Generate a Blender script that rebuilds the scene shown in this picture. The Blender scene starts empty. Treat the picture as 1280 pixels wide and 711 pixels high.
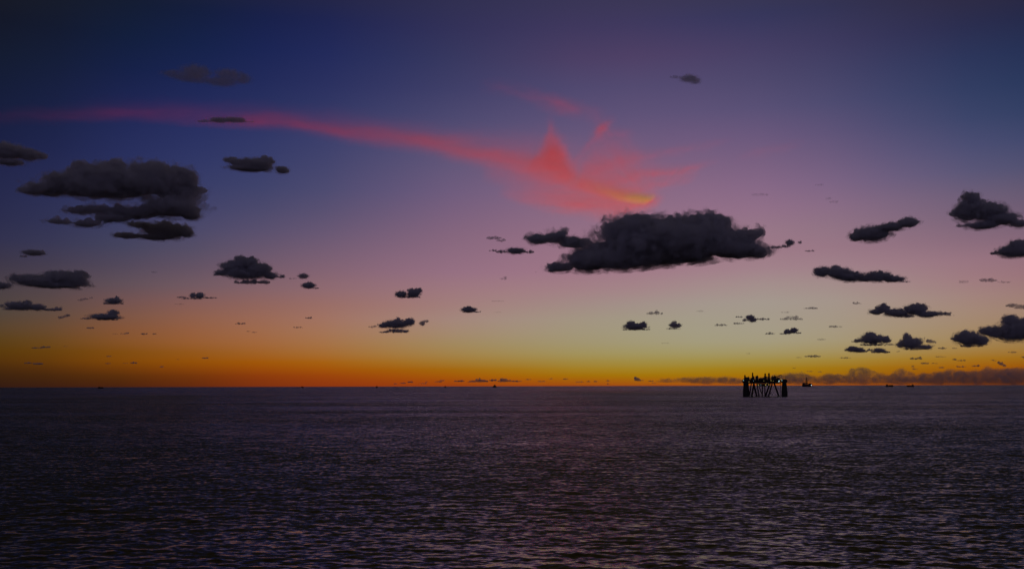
import bpy, bmesh, math, random
import numpy as np
from mathutils import Vector, Matrix, noise as mnoise

random.seed(7); np.random.seed(7)
scene = bpy.context.scene
COL = scene.collection
R = math.radians

# ------------------------------------------------------------------ render settings
scene.render.engine = 'CYCLES'
scene.view_settings.view_transform = 'Standard'
scene.view_settings.look = 'None'
scene.view_settings.exposure = 0.0
scene.view_settings.gamma = 1.0
cy = scene.cycles
cy.use_denoising = True
cy.max_bounces = 8
cy.volume_bounces = 5
cy.transparent_max_bounces = 16
cy.volume_max_steps = 256
cy.caustics_reflective = False
cy.caustics_refractive = False

# ------------------------------------------------------------------ camera (on a deck 18 m above the sea)
F_PX = 1244.0                     # focal length in photo pixels (1280 wide)
CAM_H = 18.0
PITCH = math.atan((482.3 - 355.5) / F_PX)
ROLL = 0.0024
fw = Vector((0, math.cos(PITCH), math.sin(PITCH)))
up0 = Vector((0, -math.sin(PITCH), math.cos(PITCH)))
r0 = Vector((1, 0, 0))
right = r0 * math.cos(ROLL) - up0 * math.sin(ROLL)
up = r0 * math.sin(ROLL) + up0 * math.cos(ROLL)
cam_pos = Vector((0, 0, CAM_H))
cam = bpy.data.cameras.new('camera')
cam.sensor_width = 36.0
cam.lens = F_PX / 1280 * 36.0
cam.clip_start = 0.5
cam.clip_end = 400000
camo = bpy.data.objects.new('camera', cam)
camo.matrix_world = Matrix(((right.x, up.x, -fw.x, 0), (right.y, up.y, -fw.y, 0),
                            (right.z, up.z, -fw.z, CAM_H), (0, 0, 0, 1)))
COL.objects.link(camo)
scene.camera = camo

def ray(px, py):
    return (right * ((px - 640) / F_PX) - up * ((py - 355.5) / F_PX) + fw)

# ------------------------------------------------------------------ sky
SUN_AZ = math.atan((800 - 640) / F_PX)
SUN_EL = R(-2.0)

def lin(c):
    return [((v / 255 + 0.055) / 1.055) ** 2.4 if v > 10.3 else v / 255 / 12.92 for v in c]

# colour of the dusk sky along seven bearings, listed as (height above the horizon in degrees, sRGB)
def rows(px, ys):
    out = []
    for y, c in ys:
        d = ray(px, y).normalized()
        out.append((math.degrees(math.asin(d.z)), c))
    return out

SKY = [
 (19,   [(5,(16,21,36)),(30,(14,20,42)),(60,(15,24,48)),(90,(16,25,54)),(120,(17,26,60)),(180,(24,30,70)),(215,(32,36,76)),(245,(36,40,78)),(268,(40,42,78)),(285,(44,46,80)),(300,(48,48,80)),(315,(54,50,76)),(328,(60,54,74)),(350,(70,60,72)),(375,(78,66,66)),(392,(82,68,60)),(405,(90,68,50)),(418,(92,66,36)),(430,(92,62,18)),(440,(92,58,12)),(452,(86,50,12)),(460,(74,42,14)),(468,(64,36,14)),(476,(58,32,16)),(482,(54,28,18))]),
 (170,  [(0,(14,24,50)),(30,(13,27,58)),(60,(14,28,66)),(90,(18,30,74)),(120,(26,34,82)),(180,(36,44,94)),(240,(50,54,98)),(280,(60,62,98)),(310,(70,68,94)),(325,(78,70,92)),(338,(88,74,92)),(350,(94,80,92)),(365,(108,80,86)),(380,(120,84,80)),(392,(126,86,72)),(404,(132,84,60)),(422,(138,86,50)),(432,(134,80,30)),(442,(130,76,14)),(450,(132,74,10)),(458,(124,64,10)),(465,(100,52,12)),(475,(86,42,12)),(482,(78,36,16))]),
 (340,  [(0,(24,28,66)),(30,(20,30,78)),(60,(24,34,84)),(90,(30,38,88)),(120,(36,44,92)),(170,(48,54,102)),(225,(60,64,106)),(250,(70,70,108)),(270,(80,74,108)),(285,(88,78,110)),(305,(100,84,110)),(325,(112,88,108)),(360,(132,98,106)),(375,(142,100,96)),(390,(152,104,92)),(405,(156,106,82)),(418,(160,106,74)),(435,(162,102,54)),(444,(160,96,34)),(450,(162,90,10)),(458,(160,82,10)),(465,(148,66,12)),(472,(138,56,14)),(482,(128,50,18))]),
 (570,  [(0,(44,44,84)),(30,(48,46,86)),(60,(54,52,92)),(90,(54,57,98)),(115,(64,62,104)),(170,(84,78,116)),(220,(104,88,122)),(250,(114,92,126)),(280,(128,98,124)),(310,(138,104,126)),(340,(148,110,130)),(360,(156,118,126)),(380,(160,124,122)),(400,(162,134,124)),(415,(162,136,112)),(430,(160,136,94)),(440,(162,132,80)),(448,(162,126,60)),(455,(162,116,40)),(462,(162,102,10)),(467,(164,96,10)),(472,(162,82,10)),(478,(158,70,14)),(483,(150,62,18))]),
 (755,  [(5,(52,50,92)),(30,(62,54,92)),(55,(70,58,96)),(75,(78,62,100)),(100,(80,70,108)),(120,(82,74,114)),(170,(104,86,122)),(250,(136,104,130)),(300,(150,112,132)),(350,(160,120,134)),(365,(162,132,134)),(380,(160,140,134)),(395,(160,148,132)),(408,(160,150,124)),(420,(160,150,124)),(432,(160,149,110)),(442,(160,147,94)),(448,(161,143,82)),(452,(160,138,64)),(460,(162,130,46)),(464,(162,124,12)),(470,(162,112,10)),(476,(164,92,14)),(482,(160,72,20))]),
 (975,  [(5,(50,50,88)),(30,(54,54,92)),(55,(66,59,98)),(75,(73,64,100)),(100,(76,70,108)),(120,(82,76,114)),(150,(92,80,118)),(175,(108,88,124)),(210,(122,96,128)),(245,(138,106,136)),(270,(146,112,134)),(290,(150,118,134)),(315,(156,120,134)),(335,(160,128,138)),(350,(162,138,138)),(370,(162,150,142)),(400,(162,152,136)),(422,(162,154,130)),(435,(162,150,112)),(445,(160,144,86)),(452,(160,136,58)),(458,(160,126,30)),(462,(162,122,14)),(470,(162,108,10)),(476,(160,90,14)),(482,(156,72,20))]),
 (1260, [(5,(42,38,68)),(30,(36,42,78)),(60,(38,48,86)),(90,(42,54,92)),(120,(46,60,98)),(150,(56,66,104)),(180,(70,74,112)),(210,(84,82,116)),(240,(104,90,116)),(280,(122,97,118)),(320,(148,112,126)),(350,(156,118,124)),(375,(160,130,120)),(400,(160,132,108)),(428,(160,128,80)),(438,(160,120,60)),(445,(160,112,34)),(450,(160,104,14)),(456,(160,92,12)),(462,(150,80,12)),(470,(130,66,12)),(478,(110,52,16))]),
]
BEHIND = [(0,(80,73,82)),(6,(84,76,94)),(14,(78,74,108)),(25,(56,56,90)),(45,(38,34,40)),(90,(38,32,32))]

world = bpy.data.worlds.new('World')
scene.world = world
world.use_nodes = True
wt = world.node_tree
wt.nodes.clear()
def N(tree, t, **kw):
    n = tree.nodes.new(t)
    for k, v in kw.items():
        setattr(n, k, v)
    return n
def math_node(tree, op, a, b=None, c=None, clamp=False):
    n = N(tree, 'ShaderNodeMath', operation=op)
    n.use_clamp = clamp
    for i, v in enumerate((a, b, c)):
        if v is None:
            continue
        if isinstance(v, (int, float)):
            n.inputs[i].default_value = v
        else:
            tree.links.new(v, n.inputs[i])
    return n.outputs[0]

def build_world():
    T = wt
    tc = N(T, 'ShaderNodeTexCoord')
    sep = N(T, 'ShaderNodeSeparateXYZ')
    T.links.new(tc.outputs['Generated'], sep.inputs[0])
    el = math_node(T, 'ARCSINE', sep.outputs[2])
    t = math_node(T, 'SQRT', math_node(T, 'MULTIPLY', math_node(T, 'MAXIMUM', el, 0.0), 1 / (math.pi / 2)))
    az = math_node(T, 'ARCTAN2', sep.outputs[0], sep.outputs[1])
    cols = []
    for px, ys in SKY:
        pts = sorted(rows(px, ys))
        top = pts[-1][1]
        w_ = 1 - min(1, abs(px - 800) / 1100)
        pts = pts + [(24.5, [26 + 42 * w_, 24 + 33 * w_, 28 + 20 * w_]), (30, [30 + 40 * w_, 27 + 34 * w_, 20 + 20 * w_]), (45, [28 + 38 * w_, 26 + 33 * w_, 18 + 18 * w_]), (90, (44, 40, 30))]
        a = math.atan2(ray(px, 482).x, ray(px, 482).y)
        cols.append((a, pts))
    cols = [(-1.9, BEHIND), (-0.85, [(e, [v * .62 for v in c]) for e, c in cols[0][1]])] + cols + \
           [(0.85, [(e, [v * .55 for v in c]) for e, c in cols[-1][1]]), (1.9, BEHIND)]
    q = np.concatenate([np.linspace(0, math.sqrt(24 / 90), 26), np.sqrt(np.array([30, 38, 50, 70, 90]) / 90)])
    tab = []
    for a, pts in cols:                       # smooth resampling of the listed colours over height ...
        es = np.array([max(0.0, p[0]) for p in pts]); cs = np.array([p[1] for p in pts], float)
        order = np.argsort(es); es = es[order]; cs = cs[order]
        xs = np.sqrt(es / 90)
        fine = np.linspace(0, 1, 2001)
        k = np.hanning(41); k /= k.sum()
        out = []
        for ch in range(3):
            v = np.convolve(np.pad(np.interp(fine, xs, cs[:, ch]), 20, mode='edge'), k, 'valid')
            out.append(np.interp(q, fine, v))
        tab.append(np.array(out).T)
    tab = np.array(tab); az_k = np.array([c[0] for c in cols])
    slope = np.zeros_like(tab)                # ... and over bearing (Hermite)
    for n in range(1, len(az_k) - 1):
        h0, h1 = az_k[n] - az_k[n - 1], az_k[n + 1] - az_k[n]
        d0, d1 = (tab[n] - tab[n - 1]) / h0, (tab[n + 1] - tab[n]) / h1
        slope[n] = (d0 * h1 + d1 * h0) / (h0 + h1)
    az_f = np.concatenate([[-1.9, -1.3, -.85, -.65], np.linspace(-.5, .5, 17), [.65, .85, 1.3, 1.9]])
    prev = None; pa = None
    for a in az_f:
        n = int(np.clip(np.searchsorted(az_k, a) - 1, 0, len(az_k) - 2)); h = az_k[n + 1] - az_k[n]; u = (a - az_k[n]) / h
        out = (tab[n] * (1 + 2 * u) * (1 - u) ** 2 + slope[n] * h * u * (1 - u) ** 2 + tab[n + 1] * u * u * (3 - 2 * u) + slope[n + 1] * h * u * u * (u - 1))
        out = np.clip(out, 2, 255)
        ramp = N(T, 'ShaderNodeValToRGB')
        cr = ramp.color_ramp; cr.interpolation = 'LINEAR'
        while len(cr.elements) < len(q):
            cr.elements.new(0.5)
        for e, p in zip(cr.elements, q):
            e.position = float(p)
        for e, p, c in zip(cr.elements, q, out):
            e.position = float(p); e.color = (*lin(c), 1)
        T.links.new(t, ramp.inputs[0])
        if prev is None:
            prev = ramp.outputs[0]
        else:
            mr = N(T, 'ShaderNodeMapRange')
            mr.inputs['From Min'].default_value = pa; mr.inputs['From Max'].default_value = a
            T.links.new(az, mr.inputs['Value'])
            mx = N(T, 'ShaderNodeMix', data_type='RGBA')
            T.links.new(mr.outputs[0], mx.inputs['Factor'])
            T.links.new(prev, mx.inputs['A']); T.links.new(ramp.outputs[0], mx.inputs['B'])
            prev = mx.outputs['Result']
        pa = a
    bg = N(T, 'ShaderNodeBackground')
    T.links.new(prev, bg.inputs[0]); bg.inputs[1].default_value = 1.0
    sky = N(T, 'ShaderNodeTexSky')
    sky.sky_type = 'NISHITA'; sky.sun_disc = False
    sky.sun_elevation = SUN_EL; sky.sun_rotation = SUN_AZ
    bg2 = N(T, 'ShaderNodeBackground')
    T.links.new(sky.outputs[0], bg2.inputs[0]); bg2.inputs[1].default_value = 0.01
    add = N(T, 'ShaderNodeAddShader')
    T.links.new(bg.outputs[0], add.inputs[0]); T.links.new(bg2.outputs[0], add.inputs[1])
    outn = N(T, 'ShaderNodeOutputWorld')
    T.links.new(add.outputs[0], outn.inputs['Surface'])
build_world()

# the sun has just set: its light still climbs to the high cirrus, the sea keeps it from everything low
sun = bpy.data.lights.new('sun', 'SUN')
sun.energy = 1.15; sun.angle = R(0.53); sun.color = (1.0, 0.72, 0.06)
suno = bpy.data.objects.new('sun', sun)
to_sun = Vector((math.sin(SUN_AZ) * math.cos(SUN_EL), math.cos(SUN_AZ) * math.cos(SUN_EL), math.sin(SUN_EL)))
suno.rotation_euler = (-to_sun).to_track_quat('-Z', 'Y').to_euler()
suno.location = (0, 0, 60)
COL.objects.link(suno)

# ------------------------------------------------------------------ helpers
def new_mat(name):
    m = bpy.data.materials.new(name)
    m.use_nodes = True
    m.node_tree.nodes.clear()
    return m

def tag(o, label=None, cat=None, group=None, kind=None):
    if label: o['label'] = label
    if cat: o['category'] = cat
    if group: o['group'] = group
    if kind: o['kind'] = kind
    return o

def surf_mat(name, col, rough=0.6, metal=0.0, var=0.3, scale=0.4, col2=None):
    m = new_mat(name); T = m.node_tree
    tc = N(T, 'ShaderNodeTexCoord')
    nz = N(T, 'ShaderNodeTexNoise'); nz.inputs['Scale'].default_value = scale; nz.inputs['Detail'].default_value = 6
    T.links.new(tc.outputs['Object'], nz.inputs['Vector'])
    mx = N(T, 'ShaderNodeMix', data_type='RGBA')
    mx.inputs['A'].default_value = (*[c * (1 - var) for c in col], 1)
    mx.inputs['B'].default_value = (*(col2 or [min(1, c * (1 + var)) for c in col]), 1)
    T.links.new(nz.outputs[0], mx.inputs['Factor'])
    b = N(T, 'ShaderNodeBsdfPrincipled')
    T.links.new(mx.outputs['Result'], b.inputs['Base Color'])
    b.inputs['Roughness'].default_value = rough; b.inputs['Metallic'].default_value = metal
    o = N(T, 'ShaderNodeOutputMaterial'); T.links.new(b.outputs[0], o.inputs[0])
    return m

def lamp_mat(name, col, strength):
    m = new_mat(name); T = m.node_tree
    e = N(T, 'ShaderNodeEmission'); e.inputs[0].default_value = (*col, 1); e.inputs[1].default_value = strength
    o = N(T, 'ShaderNodeOutputMaterial'); T.links.new(e.outputs[0], o.inputs[0])
    return m

# ------------------------------------------------------------------ sea
def water_mat():
    m = new_mat('sea_water'); T = m.node_tree
    geo = N(T, 'ShaderNodeNewGeometry')
    acc = None
    # (metres per feature across the wind, along the wind, slope)
    for sx, sy, s, det, off in ((130, 70, .03, 2, 3.1), (15, 6, .06, 3, 11.7), (3.6, 1.5, .16, 3, 23.5), (1.1, .5, .28, 3, 37.9)):
        mp = N(T, 'ShaderNodeMapping'); mp.inputs['Scale'].default_value = (1 / sx, 1 / sy, .5)
        mp.inputs['Location'].default_value = (off, off * 1.7, off * .3)
        mp.inputs['Rotation'].default_value = (0, 0, R(off % 9 - 4))
        T.links.new(geo.outputs['Position'], mp.inputs['Vector'])
        nz = N(T, 'ShaderNodeTexNoise'); nz.inputs['Scale'].default_value = 1.0; nz.inputs['Detail'].default_value = det
        nz.inputs['Roughness'].default_value = .55
        T.links.new(mp.outputs[0], nz.inputs['Vector'])
        sb = N(T, 'ShaderNodeVectorMath', operation='SUBTRACT'); sb.inputs[1].default_value = (.5, .5, .5)
        T.links.new(nz.outputs['Color'], sb.inputs[0])
        sc = N(T, 'ShaderNodeVectorMath', operation='MULTIPLY'); sc.inputs[1].default_value = (2.1 * s, 3.1 * s, 0)
        T.links.new(sb.outputs[0], sc.inputs[0])
        if acc is None: acc = sc.outputs[0]
        else:
            ad = N(T, 'ShaderNodeVectorMath', operation='ADD')
            T.links.new(acc, ad.inputs[0]); T.links.new(sc.outputs[0], ad.inputs[1]); acc = ad.outputs[0]
    # gusts: streaks of rougher and calmer water lying across the wind
    mp = N(T, 'ShaderNodeMapping'); mp.inputs['Scale'].default_value = (1 / 420, 1 / 150, .5)
    T.links.new(geo.outputs['Position'], mp.inputs['Vector'])
    gz = N(T, 'ShaderNodeTexNoise'); gz.inputs['Scale'].default_value = 1.0; gz.inputs['Detail'].default_value = 4
    T.links.new(mp.outputs[0], gz.inputs['Vector'])
    gr = N(T, 'ShaderNodeMapRange'); gr.inputs['From Min'].default_value = .3; gr.inputs['From Max'].default_value = .7
    gr.inputs['To Min'].default_value = .72; gr.inputs['To Max'].default_value = 1.25
    T.links.new(gz.outputs[0], gr.inputs['Value'])
    gs = N(T, 'ShaderNodeVectorMath', operation='SCALE')
    T.links.new(acc, gs.inputs[0]); T.links.new(gr.outputs[0], gs.inputs['Scale']); acc = gs.outputs[0]
    ad = N(T, 'ShaderNodeVectorMath', operation='ADD')
    T.links.new(acc, ad.inputs[0]); T.links.new(geo.outputs['Normal'], ad.inputs[1])
    # seen at a grazing angle, waves too small for the mesh show mostly their near faces
    at = N(T, 'ShaderNodeAttribute', attribute_name='unresolved_waves')
    cmb = N(T, 'ShaderNodeCombineXYZ')
    T.links.new(math_node(T, 'MULTIPLY', math_node(T, 'MULTIPLY_ADD', at.outputs['Fac'], -.18, -.015), gr.outputs[0]), cmb.inputs[1])
    bias = N(T, 'ShaderNodeVectorMath', operation='ADD'); T.links.new(cmb.outputs[0], bias.inputs[1])
    T.links.new(ad.outputs[0], bias.inputs[0])
    nm = N(T, 'ShaderNodeVectorMath', operation='NORMALIZE'); T.links.new(bias.outputs[0], nm.inputs[0])
    b = N(T, 'ShaderNodeBsdfPrincipled')
    b.inputs['Base Color'].default_value = (.045, .033, .014, 1)
    b.inputs['Specular Tint'].default_value = (1.0, .96, .52, 1)
    b.inputs['Roughness'].default_value = .12
    b.inputs['IOR'].default_value = 1.333
    T.links.new(nm.outputs[0], b.inputs['Normal'])
    o = N(T, 'ShaderNodeOutputMaterial'); T.links.new(b.outputs[0], o.inputs[0])
    return m

def build_sea():
    f = F_PX * .8
    ypx = np.concatenate([np.arange(300, 40, -.55), np.arange(40, 6, -.4), np.arange(6, 1.0, -.25)])
    rr = np.concatenate([np.array([0.5, 6, 14, 22, 30, 38, 46, 52]), CAM_H * f / ypx,
                         np.array([22000, 30000, 42000, 60000, 85000, 120000.])])
    rr = rr[np.concatenate([[True], np.diff(rr) > 0])]
    dense = np.radians(np.arange(-35, 35.001, .05))
    side = np.radians(np.concatenate([np.arange(-180, -35, 2.5)]))
    side2 = np.radians(np.arange(37.5, 180, 2.5))
    ang = np.concatenate([side, dense, side2])
    nr, na = len(rr), len(ang)
    A, Rr = np.meshgrid(ang, rr)
    X = np.sin(A) * Rr; Y = np.cos(A) * Rr
    dr = np.gradient(rr)[:, None] * np.ones_like(X)
    da = np.abs(np.gradient(ang))[None, :] * Rr
    Z = np.zeros_like(X); DX = np.zeros_like(X); DY = np.zeros_like(X)
    # slow gust patches
    rng = np.random.default_rng(3)
    G = np.ones_like(X)
    for i in range(7):
        lam = rng.uniform(60, 500); th = rng.uniform(0, math.pi * 2)
        k = 2 * math.pi / lam
        G += .13 * np.sin(k * (X * math.cos(th) + Y * 1.6 * math.sin(th)) + rng.uniform(0, 6.28))
    n = 90
    E_all = 0.0; E_res = np.zeros_like(X)
    lams = np.exp(np.linspace(math.log(.55), math.log(10), n))
    for lam in lams:
        th = -math.pi / 2 + rng.normal(0, R(34))
        k = 2 * math.pi / lam
        slope = .019 if lam < 2.8 else .019 * (2.8 / lam) ** 1.1
        a = slope / k * rng.uniform(.6, 1.3)
        cx, sy = math.cos(th), math.sin(th)
        # local grid spacing seen by this wave
        w1 = np.clip((lam / (dr * abs(sy) + da * abs(cx)) - 2.6) / 2.5, 0, 1)
        E_all += slope ** 2; E_res += slope ** 2 * w1
        if w1.max() <= 0: continue
        ph = k * (X * cx + Y * sy) + rng.uniform(0, 6.28)
        aw = a * w1 * G
        Z += aw * np.cos(ph)
        DX -= .8 * aw * cx * np.sin(ph); DY -= .8 * aw * sy * np.sin(ph)
    X += DX; Y += DY
    co = np.stack([X, Y, Z], -1).reshape(-1, 3).astype(np.float32)
    i = np.arange(nr - 1)[:, None]; j = np.arange(na)[None, :]
    j2 = (j + 1) % na
    q = np.stack([i * na + j, i * na + j2, (i + 1) * na + j2, (i + 1) * na + j], -1).reshape(-1, 4)[:, ::-1].astype(np.int32)
    # check orientation: want +Z up
    p = co[q[len(q) // 2]]
    if np.cross(p[1] - p[0], p[2] - p[0])[2] < 0: q = q[:, ::-1]
    me = bpy.data.meshes.new('sea')
    me.vertices.add(len(co)); me.vertices.foreach_set('co', co.ravel())
    me.loops.add(q.size); me.loops.foreach_set('vertex_index', np.ascontiguousarray(q).ravel())
    me.polygons.add(len(q))
    me.polygons.foreach_set('loop_start', np.arange(0, q.size, 4, dtype=np.int32))
    me.polygons.foreach_set('use_smooth', np.ones(len(q), dtype=bool))
    me.update(calc_edges=True)
    at = me.attributes.new('unresolved_waves', 'FLOAT', 'POINT')
    at.data.foreach_set('value', (1 - E_res / E_all).astype(np.float32).ravel())
    me.materials.append(water_mat())
    o = bpy.data.objects.new('sea', me)
    COL.objects.link(o)
    tag(o, 'dark rippled open sea reaching to the horizon', None, None, 'structure')
build_sea()

# ------------------------------------------------------------------ cumulus clouds
# Cloud objects are modelled in local units and scaled; obj.color carries (density, noise scale, threshold).
def cloud_mat(name, core, veil=False):
    m = new_mat(name); T = m.node_tree
    oi = N(T, 'ShaderNodeObjectInfo')
    sep = N(T, 'ShaderNodeSeparateColor'); T.links.new(oi.outputs['Color'], sep.inputs[0])
    tc = N(T, 'ShaderNodeTexCoord')
    nz = N(T, 'ShaderNodeTexNoise', noise_dimensions='3D')
    nz.inputs['Detail'].default_value = 4
    nz.inputs['Roughness'].default_value = .55
    T.links.new(tc.outputs['Object'], nz.inputs['Vector'])
    T.links.new(math_node(T, 'MULTIPLY', sep.outputs[1], .55 if veil else .75), nz.inputs['Scale'])
    mr = N(T, 'ShaderNodeMapRange', interpolation_type='SMOOTHSTEP')
    T.links.new(nz.outputs[0], mr.inputs['Value'])
    if core:
        mr.inputs['From Min'].default_value = .25; mr.inputs['From Max'].default_value = .6
        mr.inputs['To Min'].default_value = .45
    else:
        T.links.new(sep.outputs[2], mr.inputs['From Min'])
        T.links.new(math_node(T, 'ADD', sep.outputs[2], .30 if veil else .26), mr.inputs['From Max'])
    d = math_node(T, 'MULTIPLY', mr.outputs[0], sep.outputs[0])
    if not core:
        d = math_node(T, 'MULTIPLY', d, .17 if veil else .5)
    pv = N(T, 'ShaderNodeVolumePrincipled')
    pv.inputs['Color'].default_value = (.96, .955, .965, 1)
    pv.inputs['Anisotropy'].default_value = .1
    T.links.new(d, pv.inputs['Density'])
    o = N(T, 'ShaderNodeOutputMaterial'); T.links.new(pv.outputs[0], o.inputs['Volume'])
    m.cycles.volume_step_rate = .35
    return m
M_CORE = cloud_mat('cloud_core', True)
M_FRINGE = cloud_mat('cloud_fringe', False)
M_VEIL = cloud_mat('cloud_veil', False, True)

def ico(sub=2):
    bm = bmesh.new(); bmesh.ops.create_icosphere(bm, subdivisions=sub, radius=1)
    v = np.array([p.co[:] for p in bm.verts]); fcs = [[w.index for w in f.verts] for f in bm.faces]
    bm.free(); return v, fcs
ICO2 = ico(2); ICO3 = ico(3)

def blob_mesh(balls, voxel, disp, seed, sub=3):
    """closed skin around a set of ellipsoids, roughened with fractal noise -> (verts, faces)"""
    V, Fc = (ICO3 if sub == 3 else ICO2)
    co = []; fa = []; base = 0
    for (c, r, tilt) in balls:
        v = V * np.array(r)
        if tilt:
            ca, sa = math.cos(tilt), math.sin(tilt)
            v = np.stack([v[:, 0] * ca - v[:, 2] * sa, v[:, 1], v[:, 0] * sa + v[:, 2] * ca], -1)
        v = v + np.array(c)
        co.append(v); fa += [[i + base for i in f] for f in Fc]; base += len(v)
    me = bpy.data.meshes.new('tmp')
    me.from_pydata(np.concatenate(co).tolist(), [], fa)
    o = bpy.data.objects.new('tmp', me); COL.objects.link(o)
    md = o.modifiers.new('r', 'REMESH'); md.mode = 'VOXEL'; md.voxel_size = voxel
    dg = bpy.context.evaluated_depsgraph_get(); dg.update()
    ev = o.evaluated_get(dg)
    m2 = ev.to_mesh()
    n = len(m2.vertices)
    c = np.empty(n * 3, np.float32); m2.vertices.foreach_get('co', c); c = c.reshape(-1, 3)
    nn = np.empty(n * 3, np.float32); m2.vertices.foreach_get('normal', nn); nn = nn.reshape(-1, 3)
    faces = [list(p.vertices) for p in m2.polygons]
    ev.to_mesh_clear()
    bpy.data.objects.remove(o); bpy.data.meshes.remove(me)
    off = Vector((seed * 13.7, seed * 7.3, seed * 3.1))
    out = c.copy()
    for i in range(n):
        p = Vector(c[i].tolist())
        h = 0
        for amp, freq in disp:
            # billows: rounded bumps with sharp creases between them
            b = abs(mnoise.noise(p * freq + off))
            h += amp * (b * 2.2 - .45)
        if nn[i][2] < 0: h *= 1 + .75 * float(nn[i][2])      # bases are flatter than tops
        out[i] += nn[i] * h
    return out, faces

CLOUDS = []
def cloud(ells, label, k=1.0, fringe=.5, dist=None, name='cumulus_cloud', group=None, depth=1.0, thr=.45, bumps=True, seed=None, core=True, shred=True):
    """ells: (cx, cy, rx, ry[, tilt]) - the cloud's lobes on the sky, in photo pixels"""
    seed = seed or (len(CLOUDS) + 1)
    rnd = random.Random(seed * 31)
    w = [e[2] * e[3] for e in ells]
    mx = sum(e[0] * a for e, a in zip(ells, w)) / sum(w)
    my = sum(e[1] * a for e, a in zip(ells, w)) / sum(w)
    d0 = ray(mx, my)
    el = math.atan2(d0.z, math.hypot(d0.x, d0.y))
    if dist is None:
        dist = min(52000., max(5200., 800. / math.tan(max(el, .0004))))
    az = math.atan2(d0.x, d0.y)
    hv = Vector((math.sin(az), math.cos(az), 0)); hr = Vector((math.cos(az), -math.sin(az), 0))
    def loc(px, py):                      # photo pixel -> (across, up) on the upright plane at that distance
        d = ray(px, py); t = dist / d.dot(hv)
        return d.dot(hr) * t, CAM_H + d.z * t
    s = dist / F_PX
    ox, oz = loc(mx, my)
    balls = []
    split = []
    for e in ells:                        # small scraps: break the lobe into uneven shreds
        if e[3] >= 3.1 or not shred:
            split.append(e); continue
        cx_, cy_, rx, ry = e[:4]; tl = e[4] if len(e) > 4 else 0
        n_ = int(3 + 1.1 * rx / ry)
        for q in range(n_):
            u = -.86 + 1.72 * (q + rnd.uniform(.2, .8)) / n_
            hgt = ry * math.sqrt(1 - u * u) * rnd.uniform(.45, 1.15)
            w_ = rx / n_ * rnd.uniform(1.0, 2.0)
            dx, dy = u * rx, (ry - hgt) * rnd.uniform(.1, .75)
            split.append((cx_ + dx * math.cos(tl), cy_ + dy - dx * math.sin(tl), w_, hgt, tl + rnd.uniform(-.25, .25)))
    for e in split:
        x, z = loc(e[0], e[1]); x = (x - ox) / s; z = (z - oz) / s
        rx, ry = e[2], e[3]; tilt = e[4] if len(e) > 4 else 0
        rz = max(ry * .9, min(math.sqrt(rx * ry), 3 * ry)) * depth
        yo = rnd.uniform(-.25, .25) * rz
        balls.append(((x, yo, z), (rx, rz, ry), tilt))
        if bumps and ry > 2.9:
            for q in range(int(5 + rx / ry * 3)):
                a = rnd.uniform(-.15, math.pi + .15)
                b = rnd.uniform(-.9, .9)
                rr_ = ry * rnd.uniform(.22, .42)
                balls.append(((x + rx * .86 * math.cos(a) * math.cos(b), yo + rz * .8 * math.sin(b), z + ry * .82 * math.sin(a) * math.cos(b * .6)),
                              (rr_ * 1.25, rr_, rr_ * .9), 0))
    size = max(max(b[1]) for b in balls)
    span = max(b[0][0] + b[1][0] for b in balls) - min(b[0][0] - b[1][0] for b in balls)
    ry_ = max(e[3] for e in ells)
    big = ry_ > 3.0
    vox = max(span / 130, ry_ / 9, .2)
    verts = []; faces = []; mats = []
    f1 = 1 / max(2.5, ry_ * .55)
    disp = [(ry_ * .20, f1), (ry_ * .12, f1 * 2.1), (ry_ * .03, f1 * 4)] if big else [(ry_ * .25, .32), (ry_ * .10, .7)]
    verts = []; faces = []; mats = []
    def shell(f, amp, mat, sd, keep=0.0):
        bl = [(c, tuple(r_ * f for r_ in r), t) for c, r, t in balls]
        bl = [b for b in bl if min(b[1]) > keep]
        if not bl: return
        v2, fc2 = blob_mesh(bl, vox, [(a * amp, q) for a, q in disp], seed + sd, 3 if big else 2)
        n0 = len(verts)
        verts.extend(v2.tolist()); faces.extend([[i + n0 for i in f_] for f_ in fc2]); mats.extend([mat] * len(fc2))
    if big:
        shell(1.24, 1.0, 2, .61)
        shell(1.03, 1.0, 0, 0)
        if core: shell(.80, .7, 1, .37, vox * .9)
    else:
        shell(1.0, 1.0, 0, 0)
    me = bpy.data.meshes.new(name)
    me.from_pydata(verts, [], faces)
    me.polygons.foreach_set('material_index', mats)
    me.polygons.foreach_set('use_smooth', [True] * len(faces))
    me.materials.append(M_FRINGE); me.materials.append(M_CORE); me.materials.append(M_VEIL)
    o = bpy.data.objects.new(name, me); COL.objects.link(o)
    base = Vector((0, 0, 0)) + hv * dist + hr * ox
    o.location = (base.x, base.y, oz)
    o.rotation_euler = (0, 0, -az)
    o.scale = (s, s, s)
    thick = 3 * max(1.0, ry_ * 2 / 3) ** .7
    o.color = (k * 6.0 / thick / s, min(.8, 2.3 / max(2.6, ry_)) , thr if big else thr - .1, 1)
    tag(o, label, 'cloud', group)
    CLOUDS.append(o)
    return o

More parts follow.
